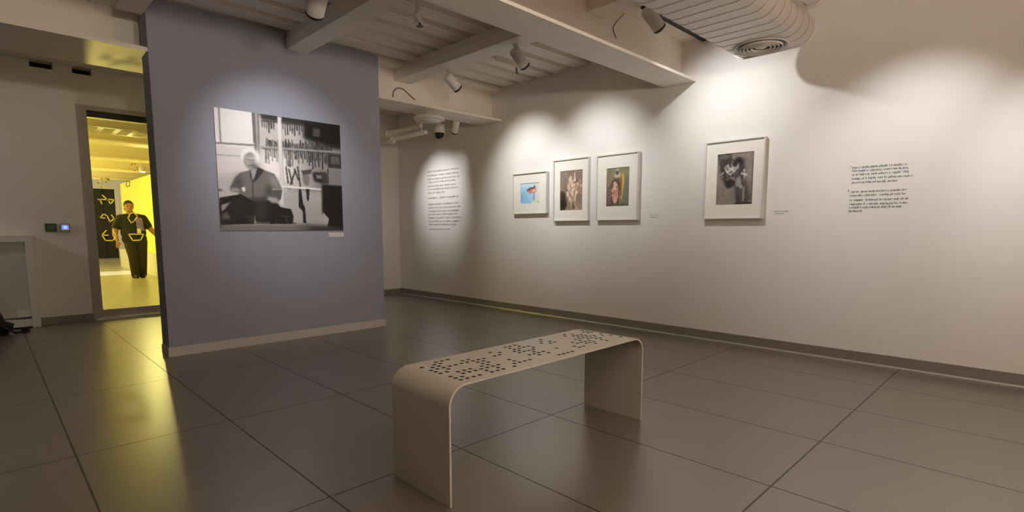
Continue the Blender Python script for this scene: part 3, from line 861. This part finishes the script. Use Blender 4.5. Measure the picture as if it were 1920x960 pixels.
c3 = Canvas(96, 128, (.52,.50,.40))
speckle(c3, 9, 50, [(.48,.48,.38),(.60,.56,.45),(.43,.43,.36),(.56,.50,.38)], .05, .18, alpha=.5, soft=.03)
c3.poly([(.72,.25),(1,.2),(1,1),(.7,1)], (.42,.46,.41), .7, .05)
c3.poly([(.0,.45),(.20,.40),(.24,1),(0,1)], (.45,.33,.36), .6, .05)
c3.poly([(.22,.34),(.50,.26),(.58,.40),(.56,.95),(.20,.95),(.18,.50)], (.33,.24,.19), .85, .03)
c3.ell(.38,.64,.15,.28,(.80,.58,.54),.95,.02); c3.ell(.36,.48,.10,.12,(.87,.74,.68),.9,.02); c3.ell(.36,.66,.07,.10,(.72,.42,.42),.7,.02); c3.ell(.38,.84,.07,.09,(.86,.70,.62),.8,.02)
c3.ell(.46,.08,.09,.07,(.66,.66,.58),.9,.015); c3.poly([(.32,.16),(.62,.12),(.64,.24),(.46,.26),(.34,.24)], (.80,.74,.62), .85, .02); c3.ell(.46,.13,.07,.05,(.28,.24,.20),.8,.012)
c3.poly([(.62,.16),(.74,.14),(.78,.40),(.74,.60),(.66,.60),(.62,.40)], (.72,.52,.20), .9, .015)
c3.line([(.70,.16),(.72,.45),(.66,.80)], .05, (.90,.74,.38), .9, .012); c3.line([(.62,.30),(.64,.72)], .03, (.40,.24,.12), .8, .01); c3.line([(.76,.2),(.76,.5)], .02, (.94,.84,.55), .8, .006)
speckle(c3, 12, 30, [(.86,.72,.62),(.60,.34,.36),(.30,.22,.20)], .015, .04, (.05,.3,.6,.95), .6, .006)
c3.line([(0,.97),(1,.97)], .03, (.30,.28,.22), .8, .01); speckle(c3, 33, 190, [(.34,.30,.24),(.66,.62,.50),(.45,.44,.36),(.72,.58,.44)], .006, .022, alpha=.5, soft=.004); c3.grain(.14, 6)

c4 = Canvas(96, 134, (.56,.52,.48))
speckle(c4, 21, 50, [(.48,.44,.42),(.64,.59,.54),(.54,.51,.48)], .05, .2, alpha=.5, soft=.04)
c4.poly([(.0,.0),(.35,.0),(.45,.15),(.75,.1),(.8,.45),(.6,.6),(.3,.68),(.1,.45)], (.22,.20,.20), .85, .04)
c4.poly([(.55,.55),(.8,.5),(.95,.9),(.95,1),(.55,1),(.5,.7)], (.27,.25,.24), .75, .05)
c4.ell(.20,.06,.14,.05,(.48,.45,.43),.7,.02); c4.ell(.58,.16,.12,.08,(.14,.13,.13),.8,.03); c4.poly([(.74,.02),(1,0),(1,.5),(.78,.42)], (.56,.52,.48), .7, .04)
c4.poly([(.20,.24),(.32,.20),(.36,.34),(.26,.38)], (.78,.76,.77), .9, .02)
for q_ in ([(.30,.36),(.48,.28),(.58,.30)],[(.40,.24),(.46,.36),(.36,.42)],[(.48,.36),(.58,.24)],[(.22,.30),(.34,.40)],[(.34,.30),(.42,.30)]):
    c4.line(q_, .045, (.84,.82,.82), .85, .012)
c4.line([(.68,.40),(.82,.44)], .04, (.88,.86,.86), .9, .01); c4.line([(.75,.34),(.76,.48)], .04, (.86,.84,.84), .85, .01); c4.line([(.10,.40),(.16,.38)], .05, (.7,.68,.66), .7, .01)
c4.ell(.40,.50,.12,.05,(.66,.64,.62),.6,.02); c4.ell(.36,.58,.12,.09,(.16,.15,.15),.8,.03); c4.ell(.60,.56,.08,.10,(.64,.61,.62),.85,.02); c4.ell(.68,.66,.05,.04,(.70,.67,.66),.8,.012)
c4.line([(.76,.68),(.75,.92)], .05, (.66,.63,.60), .8, .015); c4.line([(.55,.72),(.62,.95)], .05, (.20,.18,.18), .6, .02); c4.poly([(.3,.8),(.52,.7),(.5,1),(.2,1)], (.52,.48,.43), .6, .06)
c4.line([(.55,.985),(1,.985)], .025, (.12,.11,.11), .8, .01); c4.line([(.98,.0),(.98,1)], .02, (.2,.18,.18), .6, .01)
speckle(c4, 35, 200, [(.30,.27,.26),(.72,.68,.66),(.46,.43,.41),(.60,.56,.52)], .006, .024, alpha=.5, soft=.004)
speckle(c4, 36, 40, [(.86,.84,.84),(.16,.15,.15)], .008, .022, (.15,.15,.75,.45), .8, .004); c4.grain(.18, 7)

framed(5.085, 4.488, 1.298, 1.822, 4.952, 4.629, 1.430, 1.691, c1, 'smallest framed print, pale blue with a red shape, leftmost of the four')
framed(4.380, 3.838, 1.199, 1.937, 4.278, 3.936, 1.329, 1.799, c2, 'framed brown print of pale clustered forms, second from the left')
framed(3.725, 3.178, 1.200, 1.931, 3.595, 3.297, 1.357, 1.779, c3, 'framed olive print with a pink shape and ochre streak, third from the left')
framed(2.430, 1.876, 1.197, 1.932, 2.315, 1.974, 1.333, 1.810, c4, 'framed grey and black print hanging alone right of the other three')

# ---- wall texts: rows of small illegible letter marks
def glyph_rows(rows, y_start, xh, seed, density=1.0):
    """rows: (z, start offset, width); reading left to right is decreasing y"""
    r_ = random.Random(seed); b = MB(); X = XR-.0012
    def q(y0, z0, y1, z1):
        b.box((X, y_start-y0, z0), (XR, y_start-y1, z1))
    for z, s, w in rows:
        x_ = s
        while x_ < s+w:
            nl = r_.randint(2, 9)
            for _ in range(nl):
                if x_ > s+w: break
                cw = xh*r_.uniform(.45, .95); st = xh*.24
                k_ = r_.random()
                up = xh*.55 if r_.random() < .28 else 0
                dn = xh*.45 if r_.random() < .14 else 0
                if k_ < .75: q(x_, z-dn, x_+st, z+xh+up)
                if k_ > .2: q(x_+cw-st, z, x_+cw, z+xh)
                if r_.random() < .7: q(x_, z+xh-st*.8, x_+cw, z+xh)
                if r_.random() < .6: q(x_, z, x_+cw, z+st*.8)
                x_ += cw + xh*.22
            x_ += xh*.55
    return b
zl = lambda py: 2.022 - (py-320)*.00838
k1 = [(155,0,.76),(205,.0,.76),(250,0,.78),(290,.01,.68),(340,.0,.72),(380,.01,.73),(425,0,.43),(490,.0,.24),(490,.30,.46)]
k2 = [(570,0,.76),(615,0,.78),(660,0,.76),(700,0,.73),(745,0,.82),(790,0,.78),(830,0,.68)]
wt = thing('wall_text', (XR, 6.65, 1.10), 'tall block of small grey text left of the framed prints', 'wall text')
glyph_rows([(zl(300+r/6.86)-.012, s, w) for r, s, w in k1], 7.04, .019, 1).build('paragraph', M['letter_grey'], wt, merge=False)
glyph_rows([(zl(300+r/6.86)-.012, s, w) for r, s, w in k2], 7.03, .019, 2).build('paragraph', M['letter_grey'], wt, merge=False)
glyph_rows([(zl(300+890/6.86)-.010, .02, .52)], 7.03, .015, 3).build('closing_line', M['letter_grey'], wt, merge=False)

zr = lambda py: 1.61 - (py-312)*.00432
wt2 = thing('wall_text', (XR, 1.0, 1.24), 'two short paragraphs of dark text on the right end of the wall', 'wall text')
e1 = [990,1015,1035,1070,875]; y1_ = [195,245,300,360,418]
e2 = [1000,975,1045,1045,955,360]; y2_ = [555,610,680,740,790,845]
kw = .405/920
glyph_rows([(zr(290+a_/8)-.008, 0, (e_-170)*kw) for a_, e_ in zip(y1_, e1)] + [(zr(290+190/8)-.002, -.016, .004)], 1.192, .0115, 4).build('paragraph', M['letter'], wt2, merge=False)
glyph_rows([(zr(290+a_/8)-.008, 0, (e_-150)*kw) for a_, e_ in zip(y2_, e2)] + [(zr(290+545/8)-.002, -.014, .004)], 1.198, .0115, 5).build('paragraph', M['letter'], wt2, merge=False)

o = glyph_rows([(1.247, 0, .10), (1.222, .01, .08)], 3.05, .008, 6).build('caption_text', M['faint'], merge=False, origin=(XR, 3.0, 1.22))
tag(o, 'tiny faint caption right of the olive framed print', 'caption')
o = glyph_rows([(1.256, 0, .12), (1.234, .012, .07)], 1.785, .008, 7).build('caption_text', M['faint'], merge=False, origin=(XR, 1.75, 1.23))
tag(o, 'tiny faint caption right of the grey and black framed print', 'caption')
lb = thing('label_card', (2.66, YP, 1.02), 'small white label card under the right corner of the big photograph', 'label')
b = MB(); b.box((2.575, YP-.004, 1.022), (2.742, YP, 1.064)); b.build('card', M['card'], lb)
b = MB()
r_ = random.Random(3)
for z_ in (1.048, 1.036):
    x_ = 2.585
    while x_ < 2.72:
        w_ = r_.uniform(.006,.018); b.box((x_, YP-.0046, z_), (x_+w_, YP-.0038, z_+.004)); x_ += w_+.005
b.build('card_text', M['faint'], lb, merge=False)

# ================================================================== BENCH
BX0, BX1, BY0, BY1, BZ, BR, BT = 1.24, 2.64, 1.597, 2.005, .492, .085, .008
bn = thing('bench', (1.94, 1.80, 0), 'white bent sheet-metal bench with punched round holes in the seat', 'bench')
def leg_prof(sx):
    """outer and inner outline of one bent end, in (x, z)"""
    x_leg = BX0 if sx < 0 else BX1
    cx = x_leg - sx*BR
    outp = [(x_leg, 0), (x_leg, BZ-BR)]; inn = [(x_leg - sx*BT, 0), (x_leg - sx*BT, BZ-BR)]
    for i in range(1, 13):
        a = math.pi/2*i/12
        outp.append((cx + sx*BR*math.cos(a), BZ-BR + BR*math.sin(a)))
        inn.append((cx + sx*(BR-BT)*math.cos(a), BZ-BR + (BR-BT)*math.sin(a)))
    return outp, inn
for sx, lab in ((-1, None), (1, None)):
    outp, inn = leg_prof(sx)
    b = MB(); n = len(outp)
    vs = [(x_, BY0, z_) for x_, z_ in outp] + [(x_, BY1, z_) for x_, z_ in outp] + [(x_, BY0, z_) for x_, z_ in inn] + [(x_, BY1, z_) for x_, z_ in inn]
    fs = []
    for i in range(n-1):
        fs += [(i, i+1, n+i+1, n+i), (2*n+i, 3*n+i, 3*n+i+1, 2*n+i+1)]
    b.add(vs, fs, 0, True)
    fs = []
    for i in range(n-1):
        fs += [(i, 2*n+i, 2*n+i+1, i+1), (n+i, n+i+1, 3*n+i+1, 3*n+i)]
    fs += [(0, n, 3*n, 2*n), (n-1, 3*n-1, 4*n-1, 2*n-1)]
    b.add(vs, fs, 0, False)
    b.build('leg', M['bench'], bn, merge=False)
# seat with real holes
NX, NY = 36, 12
x0, x1 = BX0+BR, BX1-BR
cw, ch = (x1-x0)/NX, (BY1-BY0)/NY
r_ = random.Random(11)
seedpts = [(r_.uniform(0,NX), r_.uniform(0,NY)) for _ in range(34)]
holes = set()
for i in range(NX):
    for j in range(1, NY-1):
        d = min((i-p)**2 + (j-q)**2 for p, q in seedpts)
        pr = .72 if d < 1.6 else (.42 if d < 4 else .10)
        if r_.random() < pr: holes.add((i, j))
for j in (1,3,5,6,7,9): holes.add((0, j))
b = MB(); HR = .0108; K = 12
for i in range(NX):
    for j in range(NY):
        xa, ya = x0+i*cw, BY0+j*ch; xb, yb = xa+cw, ya+ch
        if (i, j) not in holes:
            for z_ in (BZ, BZ-BT):
                b.add([(xa,ya,z_),(xb,ya,z_),(xb,yb,z_),(xa,yb,z_)], [(0,1,2,3)])
        else:
            cx, cy = (xa+xb)/2, (ya+yb)/2
            ring = [(cx+HR*math.cos(2*math.pi*(k_+.5)/K), cy+HR*math.sin(2*math.pi*(k_+.5)/K)) for k_ in range(K)]
            sq = []
            for k_ in range(K):
                a = 2*math.pi*(k_+.5)/K; c_, s_ = math.cos(a), math.sin(a)
                m_ = max(abs(c_), abs(s_)); sq.append((cx+c_/m_*cw/2, cy+s_/m_*ch/2))
            corners = {1:(xb,yb), 4:(xa,yb), 7:(xa,ya), 10:(xb,ya)}
            for z_ in (BZ, BZ-BT):
                vs = [(p[0],p[1],z_) for p in ring] + [(p[0],p[1],z_) for p in sq]
                fs = [(k_, K+k_, K+(k_+1) % K, (k_+1) % K) for k_ in range(K)]
                b.add(vs, fs)
                for k_, c_ in corners.items():
                    b.add([(sq[k_][0],sq[k_][1],z_), (c_[0],c_[1],z_), (sq[(k_+1)%K][0],sq[(k_+1)%K][1],z_)], [(0,1,2)])
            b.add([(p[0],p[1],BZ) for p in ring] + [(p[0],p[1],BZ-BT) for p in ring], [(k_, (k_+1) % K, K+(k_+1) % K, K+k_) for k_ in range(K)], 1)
b.add([(x0,BY0,BZ),(x1,BY0,BZ),(x1,BY0,BZ-BT),(x0,BY0,BZ-BT)], [(0,1,2,3)])
b.add([(x0,BY1,BZ),(x1,BY1,BZ),(x1,BY1,BZ-BT),(x0,BY1,BZ-BT)], [(3,2,1,0)])
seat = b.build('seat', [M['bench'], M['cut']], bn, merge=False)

# ================================================================== LEFT SIDE THINGS
cb = thing('boxed_cabinet', (-.2, 8.06, 0), 'white boxed cabinet with recessed panel against the door wall at the left edge', 'cabinet')
FX, FY0 = .415, 7.99
b = MB()
b.box((-1.0, FY0, .965), (FX, YW, 1.035)); b.box((FX-.075, FY0, 0), (FX, YW, .965)); b.box((-1.0, FY0, .0), (-.93, YW, .965))
b.build('cabinet_surround', M['white'], cb, bevel=.004)
b = MB(); b.box((-.93, FY0+.05, .125), (FX-.075, FY0+.065, .965)); b.build('recessed_panel', M['base_light'], cb)  # darker panel colour carries the shade of the recess
b = MB(); b.box((-.93, FY0+.01, .015), (FX-.075, YW, .10)); b.build('bottom_rail', M['white'], cb, bevel=.003)
b = MB(); b.box((.22, FY0+.02, .125), (FX-.078, FY0+.05, .20)); b.build('corner_block', M['white'], cb)

bg = thing('black_bag', (-.12, 7.72, 0), 'black soft bag slumped on the floor at the left edge', 'bag')
b = MB(); b.ball((-.12, 7.72, .13), .30, 28, 16, sc=(1.1,.62,.62))
v2 = []
for p in b.v:
    z_ = max(p[2], 0.0)*1.22; f = 1.0
    x_ = p[0]
    if z_ > .14: x_ = -.12 + (p[0]+.12)*.82 - .02
    n_ = .012*math.sin(17*p[0]+9*p[2]) + .010*math.sin(23*p[1]+13*p[0])
    v2.append((x_+n_, p[1]+n_*.6, z_*(.92+n_)))
b.v = v2
o = b.build('bag_body', M['black'], bg)
b = MB(); b.tube([(.02,7.62,.16),(.10,7.58,.09),(.18,7.60,.02),(.27,7.68,.012),(.30,7.78,.012),(.24,7.86,.012)], .012, 8); b.build('bag_strap', M['black'], bg)
b = MB(); b.tube([(-.25,7.68,.29),(-.2,7.66,.35),(-.10,7.66,.36),(-.03,7.68,.28)], .011, 8); b.build('bag_handle', M['black'], bg)

bx = thing('exit_button', (.585, YW, 1.12), 'small dark green door-release box on the wall left of the glass door', 'button')
b = MB(); b.box((.534, YW-.03, 1.072), (.636, YW, 1.166)); b.build('box_body', mat('green_plastic', (.02,.075,.02), .5), bx, bevel=.004)
b = MB(); b.box((.556, YW-.034, 1.100), (.614, YW-.03, 1.140)); b.build('push_plate', mat('green_plate', (.012,.05,.012), .4), bx)
rd = thing('access_reader', (.71, YW, 1.12), 'small grey access reader with a blue lit screen beside the green box', 'card reader')
b = MB(); b.box((.667, YW-.028, 1.066), (.752, YW, 1.168)); b.build('reader_body', mat('grey_plastic', (.30,.29,.33), .45), rd, bevel=.004)
b = MB(); b.box((.677, YW-.0305, 1.094), (.742, YW-.028, 1.150)); b.build('reader_screen', emis('blue_screen', (.10,.12,.75), .55), rd)
b = MB(); b.lathe([(.018,0),(.016,.003)], (.712, YW-.0305, 1.122), (0,-1,0), 20); b.build('reader_light', emis('blue_light', (.08,.22,1.0), 1.6), rd)
pc = thing('pale_shelf', (-.05, YW, 1.45), 'faint pale ledge on the wall at the left edge above the cabinet', 'shelf')
b = MB(); b.box((-.5, YW-.02, 1.452), (.13, YW, 1.468)); b.build('ledge', M['wall'], pc)

# ================================================================== PERSON IN THE CORRIDOR
PB = at(262, 521, 2, 0)
person = thing('person', (PB.x, PB.y, 0), 'person in black t-shirt with violet patch and dark trousers walking behind the glass', 'person')
person.scale = (1.04, .985, .985); person.location.x -= .01
HT = 1.76
def capsule_chain(b, pts, seg=14):
    """tapered limb through (x, y, z, r) joints"""
    for (p, q) in zip(pts[:-1], pts[1:]):
        P0_, P1_ = Vector(p[:3]), Vector(q[:3]); d = P1_-P0_
        if d.length < 1e-6: continue
        b.lathe([(p[3], 0), (q[3], d.length)], P0_, d, seg)
        b.ball(P0_, p[3], seg, 8); b.ball(P1_, q[3], seg, 8)
def finish(b, name, m, voxel, smooth=3, off=(0,0,0)):
    off = Vector(off)
    b.v = [tuple(Vector(p)+person.location+off) for p in b.v]
    o = b.build(name, m, person, merge=False)
    r = o.modifiers.new('remesh', 'REMESH'); r.mode = 'VOXEL'; r.voxel_size = voxel; r.use_smooth_shade = True
    s = o.modifiers.new('smooth', 'SMOOTH'); s.iterations = smooth; s.factor = .5
    return o
# local frame: facing -y, picture right = +x
body = MB()
hx, hz = -.09, 1.615
body.ball((hx,.0,hz+.02), .098, 20, 14, sc=(.86,1.0,1.18)); body.ball((hx,-.022,hz-.062), .068, 18, 12, sc=(.92,.95,.9))
body.ball((hx,-.098,hz-.008), .017, 10, 8, sc=(.8,1,1.3)); body.ball((hx-.084,.005,hz), .024, 10, 8, sc=(.4,.8,1.3)); body.ball((hx+.084,.005,hz), .024, 10, 8, sc=(.4,.8,1.3))
body.ball((hx,-.086,hz-.062), .020, 10, 8, sc=(1.3,.5,.45)); body.ball((hx,-.074,hz+.034), .05, 12, 8, sc=(1.25,.5,.35))
capsule_chain(body, [(hx,.01,hz-.06,.062),(-.06,.02,1.44,.066)])
body.ball((-.05,.02,1.27), .20, 20, 14, sc=(1.10,.66,1.0)); body.ball((-.04,.0,1.04), .215, 20, 14, sc=(1.0,.80,1.0)); body.ball((-.02,.01,.90), .20, 20, 14, sc=(1.02,.80,.8))
# arms
capsule_chain(body, [(.15,.02,1.37,.070),(.25,.03,1.17,.058),(.355,-.04,1.005,.046),(.415,-.10,.885,.032)])
capsule_chain(body, [(-.25,.02,1.37,.070),(-.345,.05,1.16,.058),(-.37,-.02,.98,.046),(-.35,-.10,.87,.032)])
def hand(cx, cy, cz, sx):
    body.ball((cx,cy,cz), .043, 14, 10, sc=(.75,.55,1.05))
    for k_, (ln, sp_) in enumerate(((.066,-.028),(.078,-.010),(.073,.009),(.056,.026))):
        bx_ = cx+sp_*.95
        capsule_chain(body, [(bx_,cy,cz-.03,.010),(bx_+.004*sx,cy-.008,cz-.03-ln*.6,.0095),(bx_+.002*sx,cy-.024,cz-.03-ln,.008)], 8)
    capsule_chain(body, [(cx-sx*.026,cy-.012,cz+.015,.013),(cx-sx*.044,cy-.03,cz-.02,.011),(cx-sx*.036,cy-.040,cz-.05,.009)], 8)
hand(.428,-.115,.825,1); hand(-.348,-.115,.81,-1)
# legs and feet
capsule_chain(body, [(-.105,.01,.86,.105),(-.085,-.06,.48,.066),(-.055,.02,.09,.045)])
capsule_chain(body, [(.075,.01,.86,.105),(.085,.00,.48,.066),(.085,.10,.09,.045)])
finish(body, 'body', M['skin'], .008, 2)
sh = MB()
sh.ball((-.05,.02,1.27), .215, 24, 16, sc=(1.12,.70,1.0)); sh.ball((-.04,.0,1.05), .230, 24, 16, sc=(1.02,.83,1.0)); sh.ball((-.03,.01,.90), .225, 24, 16, sc=(1.03,.80,.75))
capsule_chain(sh, [(-.25,.02,1.365,.086),(-.05,.02,1.40,.088),(.15,.02,1.365,.086)])
capsule_chain(sh, [(.15,.02,1.36,.088),(.235,.03,1.19,.082)]); capsule_chain(sh, [(-.25,.02,1.36,.088),(-.335,.05,1.17,.082)])
finish(sh, 'shirt', M['shirt'], .010, 3)
trs = MB()
trs.ball((-.02,.01,.86), .205, 22, 14, sc=(1.02,.84,.8))
capsule_chain(trs, [(-.105,.01,.84,.130),(-.085,-.06,.48,.094),(-.055,.02,.06,.082)])
capsule_chain(trs, [(.075,.01,.84,.130),(.085,.00,.48,.094),(.085,.10,.07,.082)])
finish(trs, 'trousers', M['trouser'], .010, 3)
ha = MB(); ha.ball((hx,.018,hz+.045), .104, 20, 14, sc=(.90,1.0,1.08)); ha.ball((hx,.05,hz-.02), .085, 18, 12, sc=(1.0,.8,1.1))
finish(ha, 'hair', M['hair'], .009, 2)
for sx, fx, fy in ((-1,-.055,.0), (1,.085,.08)):
    s_ = MB(); s_.ball((fx, fy-.05, .045), .07, 16, 10, sc=(.68,1.9,.6)); s_.v = [(p[0], p[1], max(p[2], .003)) for p in s_.v]
    finish(s_, 'shoe', M['hair'], .009, 1)
for s_ in (-1, 1):
    ey = MB(); ey.ball((hx+s_*.034, -.088, hz+.014), .010, 10, 8)
    ey.v = [tuple(Vector(p)+person.location) for p in ey.v]; ey.build('eye', M['hair'], person, merge=False)
# violet patch and badge on the chest follow the belly
pp = MB()
def chest(x_, z_): 
    best = -1
    for (c, r, s) in (((-.05,.02,1.27),.215,(1.12,.70,1.0)), ((-.04,.0,1.05),.230,(1.02,.83,1.0))):
        q = 1-((x_-c[0])/(r*s[0]))**2-((z_-c[2])/(r*s[2]))**2
        if q > 0: best = max(best, -(c[1]-r*s[1]*math.sqrt(q)))
    return -best-.006
gx, gz = 10, 12
vs = []
for j in range(gz+1):
    for i in range(gx+1):
        x_ = .0 + (.15-.03*j/gz)*i/gx; z_ = 1.08 + .30*j/gz
        vs.append(Vector((x_, chest(x_, z_), z_)) + person.location)
pp.add(vs, [(j*(gx+1)+i, j*(gx+1)+i+1, (j+1)*(gx+1)+i+1, (j+1)*(gx+1)+i) for j in range(gz) for i in range(gx)], 0, True)
o = pp.build('chest_patch', M['print'], person, merge=False); sd = o.modifiers.new('thick', 'SOLIDIFY'); sd.thickness = .004
bd = MB(); c_ = Vector((.03, chest(.03,1.08)-.004, 1.08)) + person.location
bd.box((c_.x-.035, c_.y-.004, c_.z-.05), (c_.x+.035, c_.y, c_.z+.05)); bd.build('badge', M['card'], person)
